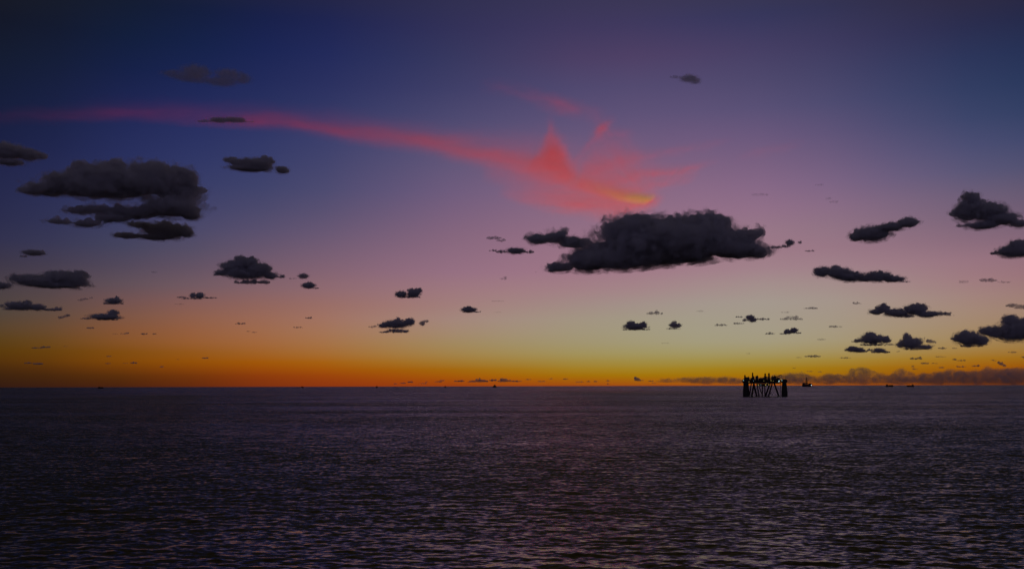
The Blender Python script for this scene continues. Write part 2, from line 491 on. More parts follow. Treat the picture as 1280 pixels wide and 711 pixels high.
# --- left half, high
G1 = 'dark ragged clouds in the left sky'
cloud([(150,229,60,19),(96,231,38,14),(60,236,28,9),(190,225,42,21),(36,238.5,14,4.5),(24,239.5,9,2.4),(231,224,17,14),(250,237,14,4.5),(258,238.5,7,2),(103,210,13,8),(92,213,10,6),(144,207,14,8),(122,212,14,8),(191,208,14,7),(222,238,32,14),
       (214,261,40,12),(171,266,32,8),(101,263,22,5),(126,262,25,5),(74,277,18,3.5),(108,279,20,5),(238,268,14,9),(142,272,25,6),(120,238,70,10)],
      'largest black-brown ragged cloud of the left sky, two-tiered, under the pink streak', k=1.5, group=G1)
cloud([(207,288,28,11),(176,281,17,4.5),(160,295,20,4),(232,290,11,8),(195,296,26,4)],
      'small dark ragged cloud tucked just beneath the big two-tiered left cloud', k=1.1, group=G1)
cloud([(8,189,26,10),(36,194,16,7),(52,195,8,4),(10,203,20,4)],
      'dark cloud cut by the left picture edge, above the big two-tiered cloud', k=1.1, group=G1)
cloud([(245,89,20,8),(219,93,18,4.5),(286,94,18,7),(276,103,22,6),(302,99,13,7),(240,98,26,5)],
      'faint brownish smudge of cloud high in the dark blue, above the pink streak', k=.10, group=G1, thr=.36)
cloud([(262,151,14,2.6),(274,150.5,12,3.3),(290,149.5,11,3.4),(299,150,8,3.2),(309,152,9,1.6),(252,151.5,7,1.6)],
      'thin dark cloud lying across the pink streak', k=.26, group=G1, thr=.36)
cloud([(319,206,22,8),(288,200,9,4),(298,204,12,6),(331,202,12,7),(353,213,9,5),(312,211,30,4)],
      'lone dark humped cloud below the pink streak, right of the big left cloud', k=1.1, group=G1)
# --- left half, middle heights
G2 = 'cumulus over the left horizon'
cloud([(77,348,22,9),(93,350,17,10),(102,347,7,8),(46,351,27,7),(23,348,12,4.5),(65,356,38,4),(111,357,5,2)],
      'long dark humped cloud low at the left, largest over the brown part of the horizon', k=1.5, group=G2)
cloud([(3,357,10,4)], 'stub of dark cloud on the left picture edge, beside the long humped cloud', k=1.0, group=G2)
cloud([(42,316,13,3.6),(29,320,5,2),(50,314.5,6,2.6)], 'small slanted dark cloud above the long humped cloud at the left', k=.8, group=G2)
cloud([(23,382,15,5),(34,379,5,4),(46,384,10,4),(65,387,14,2),(73,385,5,2),(25,386,24,2)],
      'lumpy dark cloud with a tail to the right, under the long humped left cloud', k=1.3, group=G2)
cloud([(0,382,6,2.6)], 'tiny dark cloud cut by the left picture edge beside the lumpy tailed cloud', k=1.0, group=G2)
cloud([(81,395,8,2.4,.25)], 'little tilted dark cloud just below the tail of the lumpy left cloud', k=1.1, group=G2)
cloud([(142,376,10,3.6),(145,373,4,3),(142,379,15,1.6)], 'small peaked dark cloud, like a witch hat, right of the long left cloud', k=1.2, group=G2)
cloud([(131,396,18,3.6),(141,391.5,7,4),(108,398,9,1.3),(134,399,15,1.6)], 'dark wedge of cloud with a blunt right end, below the small peaked cloud', k=1.3, group=G2)
cloud([(107,373.5,7,1.3),(100.5,375,4,1.5),(114,372,2.5,1.2)], 'thin grey wisp between the long humped cloud and the peaked cloud', k=.6, group=G2)
cloud([(307,329,18,7),(294,334,18,8),(323,337,16,8),(307,342,28,7),(278,341,10,4),(270,343,5,2.3),(315,352.5,26,3),(338,345,10,4.5),(350,345.5,8,2.6),(300.5,324,8,4),(315,325,6,4)],
      'round-topped dark cumulus of the left centre with a frayed base, midway to the horizon', k=1.35, group=G2)
cloud([(379,345,7,4),(366,348,5,1.3)], 'frayed grey puff just right of the round-topped left-centre cumulus', k=.55, group=G2)
cloud([(385.5,357,9,3.6),(387,353.8,4,2.8),(392,360,8,1.4)], 'small dark triangular cloud under the frayed grey puff', k=1.2, group=G2)
cloud([(227,371,6,1.8),(241,369.5,4,3.6),(249.6,369.5,6,4),(239,373,14,1.4),(262,372,11,1.3)], 'small dark two-humped cloud with thin tails, below left of the round-topped cumulus', k=1.0, group=G2)
# --- centre
G3 = 'cumulus over the middle of the horizon'
cloud([(517,366.5,9,6),(501.5,368,8,4.5),(513,362,4,3),(511,371,16,1.8),(523.5,363.5,4,4)], 'compact dark cloud with a high right shoulder, alone left of centre', k=1.5, group=G3)
cloud([(586,387,10,3.6),(584.5,384,5,2.5),(590,389.5,13,1.4)], 'small dark lens-shaped cloud alone near the middle', k=1.5, group=G3)
cloud([(495,405,17,5.5),(498.5,400,9,3),(479.7,407,8,3.2),(495,413.5,17,3),(512.5,402.5,7,5),(481,415,8,1.6)], 'dark cloud with a striped lower tier, low between the middle and the left centre', k=1.25, group=G3)
cloud([(465.6,408,5,2.4)], 'shredded scrap at the left end of the two-tiered centre-left cloud', k=.6, group=G3)
cloud([(528,404,4,3.6),(533,401,3.5,3)], 'curled scrap at the right end of the two-tiered centre-left cloud', k=.5, group=G3)
cloud([(629,347.5,5,3)], 'single faint grey scrap left of the lower end of the great central cloud', k=.4, group=G3)
G4 = 'the great dark cloud of the centre and its scraps'
cloud([(836,301,82,27),(876,283,38,17),(925,297,26,12),(922,314,40,11),(790,290,46,20),(775,324,58,15),(735,325,30,16),(832,318,72,14),(876,272,16,7),(946,291,12,6),(800,276,16,9),(787,277,16,8),
       (700,334,20,7),(690,337,9,4.5),(679,340,6,2.2),(669,338.5,5,1.6),(674,333,3.5,1.4),(690,331,8,3.5),(950,318,12,6),(672,299,17,7),(693,298,18,8.5),(716,303,22,8.5),(705,290,8,4),(656,300.5,5,2.2),(661,297,5,3.2),(735,304,10,7),(746,291,4,4.5),(905,280,14,7),(838,282,26,12),(898,300,24,18),(748,312,20,12)],
      'great blue-black cloud right under the yellow tip of the pink streak, widest of all', k=1.9, group=G4)
cloud([(617.5,297,10,3),(627,300,6,3)], 'small frayed dark scrap, upper of two left of the great central cloud', k=.75, group=G4)
cloud([(645,313.6,13,4.4),(627,314.5,8,2.6),(616,313,5,2),(662,314.5,6,3)], 'longer frayed dark scrap, lower of two left of the great central cloud', k=.85, group=G4)
cloud([(967.6,309,11,2.4),(980.5,307.5,8,2.4),(987,303.5,6,4),(1000,303,3,2.4),(1012,313.5,7,1.6)], 'string of dark shreds trailing from the right end of the great central cloud', k=.75, group=G4)
# --- right, high
G5 = 'dark cumulus of the right sky'
cloud([(1090,292,23,9.5),(1072,296,12,5.5),(1114,284,16,6),(1135.6,279,13,6.5)], 'dark slug-shaped cloud rising to the right, in the pink of the right sky', k=1.35, group=G5)
cloud([(1214,249,12,8.5),(1210,264,17,13),(1232,264,22,12),(1252,274,20,8),(1230,282,20,5),(1275,280,12,5),(1193.5,267,4,6),(1203,282,11,3)],
      'tall dark hooded cloud near the right picture edge, highest large cloud there', k=1.4, group=G5)
cloud([(1271,314,22,7),(1272,306,11,6),(1249,316,12,3)], 'dark flat-based cloud cut by the right picture edge, below the hooded cloud', k=1.4, group=G5)
cloud([(1028,340,11,6.5),(1048,341.5,16,7),(1063,346,18,6),(1098,346,17,6.5),(1116,349,14,4),(1131,352,8,1.8),(1044,335,5,4),(1081,348.5,10,4)],
      'long dark lumpy cloud with a tapered right tail, under the slug-shaped cloud', k=1.3, group=G5)
cloud([(1236,350,13,2.5),(1256,352.5,9,1.3)], 'thin dark wisp with a curled tail below the flat-based cloud at the right edge', k=.6, group=G5)
cloud([(1204.5,352,6,2.5)], 'faint broken wisp left of the thin curled wisp at the right', k=.3, group=G5)
cloud([(861,98,12,5),(845,96.5,9,2.4),(869,102,8,4)], 'blurred lone grey smudge high above the great central cloud', k=.14, group=G5, thr=.36)
cloud([(949,243,12,2.6)], 'very faint mauve streak of cloud right of the yellow tip', k=.14, group=G5)
cloud([(1024,231,7,1.7)], 'faint little mauve fleck, upper of two in the right-centre sky', k=.16, group=G5)
cloud([(1035,248,5,2),(1042,252,7,2)], 'faint hooked mauve wisp, lower of two in the right-centre sky', k=.16, group=G5)
# --- right of centre, low
G6 = 'small clouds over the brightest part of the horizon'
cloud([(794,408,15,4),(788.6,405,6,4),(804,406,5,4),(795,411.5,20,1.4)], 'dark double-topped cloud with a flat base, largest small cloud below the great central one', k=1.5, group=G6)
cloud([(842,406.5,6,3.6),(847,407,5,3.2),(843,402.5,3,2.6),(842,410.5,10,1.4)], 'small reddish-edged puff just right of the double-topped cloud', k=.8, group=G6)
cloud([(818,391,11,2.8)], 'small purple-edged wisp above the gap between double-topped cloud and puff', k=.8, group=G6)
cloud([(938,397,6,3.4),(934,400,7,2.2),(941,400,5,3.1),(923,404,8,1.6),(953,398.5,10,1.8),(924,396,5,1.2)], 'ragged dark cloud with reddish arms, highest of the small clouds left of the oil platform', k=.9, group=G6)
cloud([(901,406,9,1.8)], 'thin dark wisp left of the ragged red-armed cloud', k=.8, group=G6)
cloud([(962.5,416.6,7,1.5)], 'short dark dash left of the compact dark cloud over the oil platform', k=1.0, group=G6)
cloud([(986,415,7,3.0),(992,413,5,3.4),(984,412,3.4,2.4),(997,416,5,1.6),(979,417,5,1.2)], 'compact dark cloud nearest above the oil platform', k=1.4, group=G6)
cloud([(989,398.4,14,2),(986,396.4,5,2.4),(993,395.6,5,2.6),(998,398.6,6,1.6),(980,398.6,6,1.6)], 'brown brush-like cloud directly above the compact one over the platform', k=.75, group=G6)
cloud([(1013,385,10,1.5)], 'thin dark sliver tapering right, topmost of the small clouds above the platform', k=.8, group=G6)
cloud([(982,390,6,1.2)], 'pale reddish dash just above the brush-like cloud', k=.3, group=G6)
cloud([(875,388.6,6,1.1)], 'lone pale reddish dash between the purple wisp and the ragged red-armed cloud', k=.3, group=G6)
cloud([(1027,424,6,1.2)], 'small tilted brown dash right of the compact cloud over the platform', k=.55, group=G6)
cloud([(1044,408,9,1.5)], 'flat brown dash left of the twin-domed dark cloud', k=.6, group=G6)
cloud([(832,428.6,6,.9)], 'pale brown dash alone under the reddish-edged puff', k=.3, group=G6)
cloud([(1015,445,11,1.6)], 'dark comb-like streak above the distant drilling ship', k=.9, group=G6)
cloud([(998.6,446.5,4,1)], 'tiny hook of cloud at the left end of the comb-like streak', k=.5, group=G6)
cloud([(993,459.7,2.6,1)], 'tiny tilted speck of cloud low between the platform and the comb-like streak', k=.6, group=G6)
cloud([(1012,464,5,.8),(1025,464.5,4,.9)], 'low broken dash of cloud straight over the mast of the distant drilling ship', k=.6, group=G6)
cloud([(935,441.5,3,.9)], 'tiny pale speck of cloud high above the left tower of the platform', k=.4, group=G6)
# --- right, low
G7 = 'low cumulus over the right horizon'
cloud([(1104,386,9,4.6),(1104.7,382.5,4,3.4),(1096,390,10,3.2),(1120.6,391,15,5),(1132,394.5,12,2.8),(1145,387,14,7),(1160,393,14,3.8),(1179,392,12,2.8),(1186,394,7,1.3)],
      'long twin-domed dark cloud with a thin right tail, above the low right cumulus', k=1.5, group=G7)
cloud([(1263,401,10,7),(1271,414,26,11),(1237,414,13,5.6),(1246,418,12,4),(1281,403,10,6)], 'biggest of the low right clouds, black and cut by the right picture edge', k=1.5, group=G7)
cloud([(1210.6,423,16,8.5),(1199,424,9,3.6),(1225.6,426.5,10,5.6),(1214,432,16,2.2),(1207,416,5,3.5)], 'dark rounded cloud just left of the black one at the right edge', k=1.3, group=G7)
cloud([(1090.6,424,15,6),(1087,419,7,4),(1072,425.6,8,3),(1107.5,424.7,6,4.5),(1092.5,430.5,20,2.2),(1115,430,6,1.7)], 'dark domed cloud under the twin-domed one, upper of a stacked pair', k=1.4, group=G7)
cloud([(1066,436.5,8,3.4),(1074,437.5,7,3.2),(1060,437,5,2.0),(1080,439,5,1.5),(1063,433.6,3,2)], 'small dark cloud under the left end of the domed cloud', k=1.3, group=G7)
cloud([(1099,438,7,3.2),(1106,439.5,7,2.2),(1094,439.5,6,2),(1088,437,5,2.2)], 'small brownish cloud under the right end of the domed cloud', k=.9, group=G7)
cloud([(1139,429,13,7),(1133,422,5,5.4),(1126,431,6,4),(1156,434,10,3.2),(1150.6,423,7,1.8),(1164,426.6,8,2.6),(1142,436,15,1.8)], 'brown lumpy cloud with a raised finger and ragged right arm, right of the stacked pair', k=.95, group=G7)
cloud([(1178,435,6,1.4)], 'small dark dash off the right arm of the brown lumpy cloud', k=.9, group=G7)
cloud([(1269,381.6,12,2.6),(1277,383.5,8,3)], 'frayed dark streak at the right picture edge, above the black cloud there', k=.9, group=G7)
cloud([(1071,378.8,6,1.8)], 'small dark fleck alone above the left end of the twin-domed cloud', k=.7, group=G7)
cloud([(1145,447.8,8,1.8),(1149,446.5,3,2)], 'dark flat fleck straight below the brown lumpy cloud', k=1.2, group=G7)
cloud([(1156,453.8,6,1.5),(1167.5,453.8,5,.9)], 'dark toothed fleck below right of the flat one under the brown lumpy cloud', k=1.0, group=G7)
cloud([(1141,457.5,2,1.8),(1144,461,4,.9)], 'tiny L-shaped fleck just above the horizon bank of cloud', k=1.0, group=G7)
cloud([(1175,445.7,8,1)], 'pale thin brown dash below the dash off the brown lumpy cloud', k=.5, group=G7)
cloud([(1193,449,2.6,1.5),(1202,450.3,6,1.2)], 'row of three dark teeth of cloud under the rounded cloud at the right', k=1.0, group=G7)
cloud([(1201,458,6,1.2)], 'flat dark fleck below the row of three teeth', k=1.1, group=G7)
cloud([(1220,457,5.5,1.2)], 'flat dark fleck level with and right of the one below the three teeth', k=1.2, group=G7)
cloud([(1252,454.7,6.5,2.2,-.5)], 'dark wedge of cloud sloping down to the right, under the black cloud at the edge', k=1.2, group=G7)
cloud([(1241.6,450,4,1,-.2)], 'small tilted sliver just above the sloping wedge', k=.7, group=G7)
cloud([(1177,459,4,1.1)], 'small brown fleck just over the horizon bank, below the toothed fleck', k=.8, group=G7)
cloud([(1266,440,6,1.1)], 'thin brown dash close under the black cloud at the right edge', k=.7, group=G7)
cloud([(1193,435,4,1)], 'tiny brown dash at the lower left of the dark rounded right cloud', k=.7, group=G7)
cloud([(1057,447,8,1)], 'thin brown double dash under the small dark cloud of the stacked pair', k=.7, group=G7)
cloud([(1122.5,439,3,1)], 'tiny speck between the small brownish cloud and the brown lumpy cloud', k=.7, group=G7)
cloud([(1279,446,4,1.5,-.4)], 'dark speck on the right picture edge above the horizon bank', k=1.0, group=G7)
# --- flecks over the left horizon
G8 = 'tiny flecks of cloud over the orange left horizon'
def fleck(e, label, k=1.0, g=G8):
    return cloud(e, label, k=k * 1.3, name='cloud_fleck', group=g)
fleck([(113.5,409.7,5.5,1.3)], 'tiny dark dash right below the dark wedge-shaped left cloud')
fleck([(144,417,4,.9)], 'leftmost and faintest of four tiny flecks in a row low at the left', .5)
fleck([(159,416.3,3.4,1.2),(154,417,4,.7)], 'second fleck from the left of the row of four, with a thin left tail', .8)
fleck([(180,417,5,1.4)], 'third and thickest fleck of the row of four low at the left')
fleck([(193,417,2.6,1.1)], 'last and smallest dot of the row of four flecks low at the left')
fleck([(57,433.5,7,1.4),(46,434.6,8,.9)], 'long dark fleck tapering left, upper of two on the far left orange', 1.1)
fleck([(82,432.5,3,.8)], 'tiny pale fleck right of the upper long far-left fleck', .5)
fleck([(36,453.5,7,1)], 'thin dark fleck, left one of a close pair over the far left horizon', 1.0)
fleck([(47.5,454.4,6,1.4)], 'thicker dark fleck, right one of the close pair over the far left horizon', 1.1)
fleck([(136,445,4.5,1)], 'small flat fleck above another, right of the far-left pair', .8)
fleck([(135,454,4,1)], 'small flat fleck below another, left of the bar-shaped fleck', .7)
fleck([(167,453.3,4.5,1.2),(157,453.6,5,.5)], 'dark bar-shaped fleck with a thread to its left, low over the horizon', 1.1)
fleck([(202,458,3,1.1)], 'lowest tiny dot of cloud over the left horizon', .8)
fleck([(256.7,447,4.5,1.4)], 'tiny cap-shaped fleck alone low over the left horizon', 1.0)
fleck([(222,449,2.2,.7)], 'barely visible speck between the lowest dot and the cap-shaped fleck', .4)
fleck([(300.5,404,7,1.6)], 'dark curled fleck below the round-topped left-centre cumulus', 1.1)
fleck([(386,397,5,1.5)], 'dark fleck with a pale left tail, under the small triangular cloud', 1.0)
fleck([(372.5,409,6.5,1.1)], 'thin dark fleck below the one under the triangular cloud', .9)
fleck([(318,415,4,.9),(311,414,3,.7)], 'thin double speck below right of the curled fleck', .6)
fleck([(224,380,6,.9)], 'faint thin streak under the small two-humped cloud', .3)
fleck([(193,340,5,1.3)], 'faint small grey fleck between the long left cloud and the round-topped cumulus', .35)
fleck([(622,376,9,1)], 'faint reddish broken streak above the lens-shaped cloud', .25, G3)
fleck([(622,390,6,.8)], 'faint reddish dash level with the lens-shaped cloud, to its right', .2, G3)
# --- row of little clouds standing on the horizon
G9 = 'miniature cumulus standing along the orange horizon'
H = 50000.
def hor(e, label, k=.9):
    return cloud(e, label, k=k * 2.0, name='cloud_fleck', group=G9, dist=H)
hor([(598,474.2,4.5,2.8),(592,476,6,1.8),(604,475.6,7,2.2),(589,477,6,1),(598,476.2,10,1.4)], 'larger left one of two humped little clouds on the horizon below the middle', .8)
hor([(616,474.8,4.5,2)], 'small knob of cloud joined between the two humped clouds on the horizon', .8)
hor([(629,474,4.5,2.8),(634,475.6,6,1.8),(627,476,6,1.6),(643,476.2,10,1.2)], 'right one of two humped little horizon clouds, with a long right tail', .8)
hor([(574,476,8,1.2)], 'flat dash of cloud on the horizon just left of the humped pair', .8)
hor([(552.4,475.4,4,1.4),(548,477,5,.8)], 'ragged knob on the horizon, second cloud left of the humped pair', .6)
hor([(529,479,5,1),(533,477,2,.9)], 'low ragged scrap touching the horizon glow, third cloud left of the humped pair', .6)
hor([(513,477,4,1.5)], 'round dark dot on the horizon, left of the ragged scraps', .9)
hor([(504,478.6,4,1)], 'faint speck beside the round dark dot on the horizon', .5)
hor([(494.5,479.4,2,.9)], 'tiny low dot on the horizon, leftmost of the horizon clouds', .7)
hor([(660,474,4,.8)], 'thin speck right of the long tail of the humped horizon cloud', .6)
hor([(677,476.4,6,.9)], 'pale broken speck low on the horizon under the two thin dashes', .5)
hor([(688.5,473,2.6,.9)], 'short dash, left of two on the horizon below the left end of the great cloud', .7)
hor([(706.8,473.4,4,.9)], 'longer dash, right of two on the horizon below the left end of the great cloud', .8)
hor([(725,477,6,.8)], 'long thin dash low on the horizon, first of three in a line', .8)
hor([(735.5,476.5,3,.9)], 'middle one of three dashes in a line on the horizon', .8)
hor([(744.4,476.5,3,1)], 'last of three dashes in a line on the horizon', .8)
hor([(760,475.8,2.6,1.2),(760.5,479.6,2,.8)], 'small split puff on the horizon between the line of dashes and the mound', .6)
hor([(796,473,4,2.6),(799,475,6.5,1.4)], 'little mound of cloud on the horizon, below the double-topped cloud', .85)
hor([(813.7,476,4,.9)], 'thin dash just right of the little mound on the horizon', .7)
hor([(823,476.6,4,.8),(817,478.4,3,.7)], 'broken dash between the little mound and the long bank on the horizon', .7)
# --- the long bank
bank = []
prof = [(833,473.5),(845,474),(857,471.5),(870,472),(884,471),(897,472.5),(905,470.5),(918,472.5),(932,473.5),(946,472),(960,471.5),(974,468.5),(986,467),(1000,466.5),(1012,470),(1024,472.5),(1036,468),(1048,468.5),(1062,470),
        (1078,470.5),(1096,470),(1112,470),(1126,469),(1140,469.5),(1156,467.5),(1172,466),(1188,463.5),(1204,464),(1220,464.5),(1236,463),(1252,462.5),(1268,461.5),(1284,462),(1300,463)]
for i, (x, t) in enumerate(prof):
    b = (478.9, 479.8, 478.2)[i % 3] if x > 860 else 477.6
    bank.append((x, (t + b) / 2, 11, (b - t) / 2 + .3))
bank += [(1067,465,6.5,4.6),(1078,464,9,4.8),(1093,466,4.5,2.2),(1100,467.5,3.6,2.4),(1125,462,5,2.4),(1131,466.5,8,3),(1117,466,3,1.6),(1136,466.5,3.4,2.6),(1234,459.5,4,2.8),(1240,463,6,2.4,-.5),(1186,463,4,1.6,-.5),(1050,470,4,2)]
cloud(bank, 'long low brown bank of cloud along the right horizon, behind the oil platform', k=.33, name='cloud_bank', dist=H, group=None, depth=1.2, thr=.32, core=False, shred=False)

# ------------------------------------------------------------------ the sunlit cirrus streak
def build_cirrus():
    D = 36000.; s = D / F_PX
    d0 = ray(560, 200); az = math.atan2(d0.x, d0.y)
    hv = Vector((math.sin(az), math.cos(az), 0)); hr = Vector((math.cos(az), -math.sin(az), 0))
    def loc(px, py):
        d = ray(px, py); t = D / d.dot(hv)
        return d.dot(hr) * t / s, (CAM_H + d.z * t) / s
    ox, oz = loc(560, 200)
    def L(px, py):
        a, b = loc(px, py); return a - ox, b - oz
    # (px, py, half width, optical depth)
    branches = [
      # long streak
      [(-60,150,3,.03),(20,146,3.2,.12),(100,143,3.6,.18),(190,143,4.2,.20),(270,147,4.6,.22),(330,152,5.2,.28),(400,160,6,.36),(470,169,7,.42),(530,179,9,.44),(590,191,10,.44),(650,204,11,.46),(700,219,11,.52),(745,235,9,.75),(780,243,6.5,1.0),(804,248.5,5.5,1.35),(814,250,5,.35),(828,251,4,0)],
      # soft upper veil of the streak
      [(60,136,7,0),(200,136,8,.04),(300,142,10,.06),(400,152,12,.08),(500,166,13,.10),(600,183,16,.14),(660,194,20,.18),(720,208,22,.12),(780,227,18,.06),(840,235,14,0)],
      # red upright plume
      [(662,206,6,0),(672,198,12,.32),(682,192,15,.66),(694,195,16,1.0),(704,201,15,.9),(713,209,9,.42),(722,215,7,0)],
      [(677,182,6,0),(682,174,10,.22),(687,168,13,.34),(691,175,11,.28),(698,184,8,0)],
      # thin strand curling above
      [(600,108,3,0),(622,110,3.5,.08),(650,115,4,.13),(670,122,4.5,.22),(692,130,5,.28),(712,136,5,.20),(733,142,6,.12),(752,151,8,.07),(766,158,6,0)],
      # bright knot and the thin loop round it
      [(741,169,3,0),(748,164,4.5,.42),(754,160,5,.6),(760,157,4,.32),(767,154,3,0)],
      [(716,206,6,0),(728,192,8,.10),(738,178,9,.14),(748,170,8,.15),(762,168,5,.13),(774,169,4,.13),(784,172,4,.09),(793,177,4,0)],
      # broad pink glow around the head
      [(722,228,8,0),(736,214,18,.26),(750,208,26,.30),(780,212,28,.26),(805,216,22,.18),(830,216,14,.10),(860,212,9,.05),(880,208,6,0)],
      # streamers to the right
      [(760,228,5,0),(790,223,5,.20),(830,216,4,.24),(862,211,3,.22),(882,207,3,.08),(900,203,3,0)],
      [(740,214,5,0),(780,202,5,.16),(820,192,4,.14),(860,186,4,.07),(896,180,3,.05),(915,176,3,0)],
      [(770,236,4,0),(800,234,4,.14),(840,226,4,.14),(868,222,3,0)],
      # lower left spread
      [(620,240,4,0),(650,246,7,.18),(690,252,10,.26),(730,257,10,.32),(765,262,9,.34),(795,259,8,.28),(825,256,6,0)],
      [(600,212,8,0),(650,226,12,.20),(700,240,14,.28),(750,250,12,.30),(790,256,8,.16),(815,258,6,0)],
      # faint far wisps on the right
      [(930,196,3,0),(955,190,3,.06),(978,186,3,.05),(1000,184,3,0)],
    ]
    m = new_mat('cirrus'); T = m.node_tree
    tc = N(T, 'ShaderNodeTexCoord')
    # warp coordinates a little so that the edges feather
    nzw = N(T, 'ShaderNodeTexNoise'); nzw.inputs['Scale'].default_value = .03; nzw.inputs['Detail'].default_value = 3
    mpw = N(T, 'ShaderNodeMapping'); mpw.inputs['Rotation'].default_value = (0, R(-14), 0); mpw.inputs['Scale'].default_value = (.45, .6, 1.2)
    T.links.new(tc.outputs['Object'], mpw.inputs['Vector']); T.links.new(mpw.outputs[0], nzw.inputs['Vector'])
    sb = N(T, 'ShaderNodeVectorMath', operation='SUBTRACT'); sb.inputs[1].default_value = (.5, .5, .5)
    T.links.new(nzw.outputs['Color'], sb.inputs[0])
    ml = N(T, 'ShaderNodeVectorMath', operation='MULTIPLY'); ml.inputs[1].default_value = (24, 0, 18)
    T.links.new(sb.outputs[0], ml.inputs[0])
    ad = N(T, 'ShaderNodeVectorMath', operation='ADD')
    T.links.new(tc.outputs['Object'], ad.inputs[0]); T.links.new(ml.outputs[0], ad.inputs[1])
    sep = N(T, 'ShaderNodeSeparateXYZ'); T.links.new(ad.outputs[0], sep.inputs[0])
    X, Y, Z = sep.outputs
    def curve(x, pts, lo, hi):
        n = N(T, 'ShaderNodeFloatCurve')
        c = n.mapping.curves[0]
        pts = [(a, (b - lo) / (hi - lo) if hi > lo else 0) for a, b in pts]
        c.points[0].location = pts[0]; c.points[1].location = pts[-1]
        for p in pts[1:-1]:
            c.points.new(*p)
        n.mapping.update()
        T.links.new(x, n.inputs['Value'])
        return math_node(T, 'MULTIPLY_ADD', n.outputs[0], hi - lo, lo)
    main = head = None
    YD = 26.
    balls = []
    for br in branches:
        P = [(*L(px, py), w, a) for px, py, w, a in br]
        x0, x1 = P[0][0], P[-1][0]
        t = math_node(T, 'MULTIPLY_ADD', X, 1 / (x1 - x0), -x0 / (x1 - x0), clamp=True)
        tt = [(p[0] - x0) / (x1 - x0) for p in P]
        zs = [p[1] for p in P]; ws = [p[2] for p in P]; as_ = [p[3] for p in P]
        c = curve(t, list(zip(tt, zs)), min(zs), max(zs))
        w = curve(t, list(zip(tt, ws)), 0, max(ws))
        a = curve(t, list(zip(tt, as_)), 0, max(as_))
        q = math_node(T, 'DIVIDE', math_node(T, 'SUBTRACT', Z, c), w)
        g = math_node(T, 'EXPONENT', math_node(T, 'MULTIPLY', math_node(T, 'MULTIPLY', q, q), -1.0))
        d = math_node(T, 'MULTIPLY', g, math_node(T, 'MAXIMUM', a, 0.0))
        if br is branches[0]: core = d
        if br in branches[:2]: main = d if main is None else math_node(T, 'ADD', main, d)
        else: head = d if head is None else math_node(T, 'ADD', head, d)
        for i in range(len(P) - 1):
            n_ = max(1, int((P[i + 1][0] - P[i][0]) / 9))
            for k in range(n_):
                f = k / n_
                v = [P[i][j] * (1 - f) + P[i + 1][j] * f for j in range(4)]
                r = max(5, v[2] * 1.9 + 3)
                balls.append(((v[0], 0, v[1]), (max(14, r), YD * 1.7, r), 0))
    # streaky structure
    mp = N(T, 'ShaderNodeMapping'); mp.inputs['Rotation'].default_value = (0, R(-15), 0); mp.inputs['Scale'].default_value = (.011, .02, .075)
    T.links.new(ad.outputs[0], mp.inputs['Vector'])
    nz = N(T, 'ShaderNodeTexNoise'); nz.inputs['Scale'].default_value = 1; nz.inputs['Detail'].default_value = 5; nz.inputs['Roughness'].default_value = .6
    T.links.new(mp.outputs[0], nz.inputs['Vector'])
    mr = N(T, 'ShaderNodeMapRange'); mr.inputs['From Min'].default_value = .3; mr.inputs['From Max'].default_value = .7
    mr.inputs['To Min'].default_value = .3; mr.inputs['To Max'].default_value = 1.6
    mp2 = N(T, 'ShaderNodeMapping'); mp2.inputs['Rotation'].default_value = (0, R(-8), 0); mp2.inputs['Scale'].default_value = (.03, .04, .22)
    T.links.new(ad.outputs[0], mp2.inputs['Vector'])
    nz2 = N(T, 'ShaderNodeTexNoise'); nz2.inputs['Scale'].default_value = 1; nz2.inputs['Detail'].default_value = 4
    T.links.new(mp2.outputs[0], nz2.inputs['Vector'])
    T.links.new(math_node(T, 'MULTIPLY_ADD', nz2.outputs[0], .4, math_node(T, 'MULTIPLY', nz.outputs[0], .6)), mr.inputs['Value'])
    yy = math_node(T, 'EXPONENT', math_node(T, 'MULTIPLY', math_node(T, 'MULTIPLY', Y, Y), -1 / YD ** 2))
    # the flared end is combed into strands that fan out from its tip
    tx, tz = L(812, 256)
    fx = math_node(T, 'SUBTRACT', X, tx); fz = math_node(T, 'SUBTRACT', Z, tz)
    th = math_node(T, 'ARCTAN2', fz, fx)
    rr = math_node(T, 'SQRT', math_node(T, 'ADD', math_node(T, 'MULTIPLY', fx, fx), math_node(T, 'MULTIPLY', fz, fz)))
    cmb = N(T, 'ShaderNodeCombineXYZ')
    T.links.new(math_node(T, 'MULTIPLY', th, 8.5), cmb.inputs[0]); T.links.new(math_node(T, 'MULTIPLY', rr, .012), cmb.inputs[1]); T.links.new(math_node(T, 'MULTIPLY', Y, .015), cmb.inputs[2])
    nh = N(T, 'ShaderNodeTexNoise'); nh.inputs['Scale'].default_value = 1; nh.inputs['Detail'].default_value = 5; nh.inputs['Roughness'].default_value = .6
    T.links.new(cmb.outputs[0], nh.inputs['Vector'])
    mh = N(T, 'ShaderNodeMapRange'); mh.inputs['From Min'].default_value = .33; mh.inputs['From Max'].default_value = .68
    mh.inputs['To Min'].default_value = .12; mh.inputs['To Max'].default_value = 1.9
    T.links.new(math_node(T, 'MULTIPLY_ADD', nz2.outputs[0], .3, math_node(T, 'MULTIPLY', nh.outputs[0], .7)), mh.inputs['Value'])
    total = math_node(T, 'ADD', math_node(T, 'MULTIPLY', main, mr.outputs[0]), math_node(T, 'MULTIPLY', head, mh.outputs[0]))
    dens = math_node(T, 'MULTIPLY', total, yy)
    dens = math_node(T, 'MULTIPLY', dens, 1 / (YD * 1.77 * s))
    # sunlight's yellow at the tip is put into the colour: denser streak, less pink
    cm = N(T, 'ShaderNodeMapRange', interpolation_type='SMOOTHSTEP'); cm.inputs['From Min'].default_value = .42; cm.inputs['From Max'].default_value = 1.5
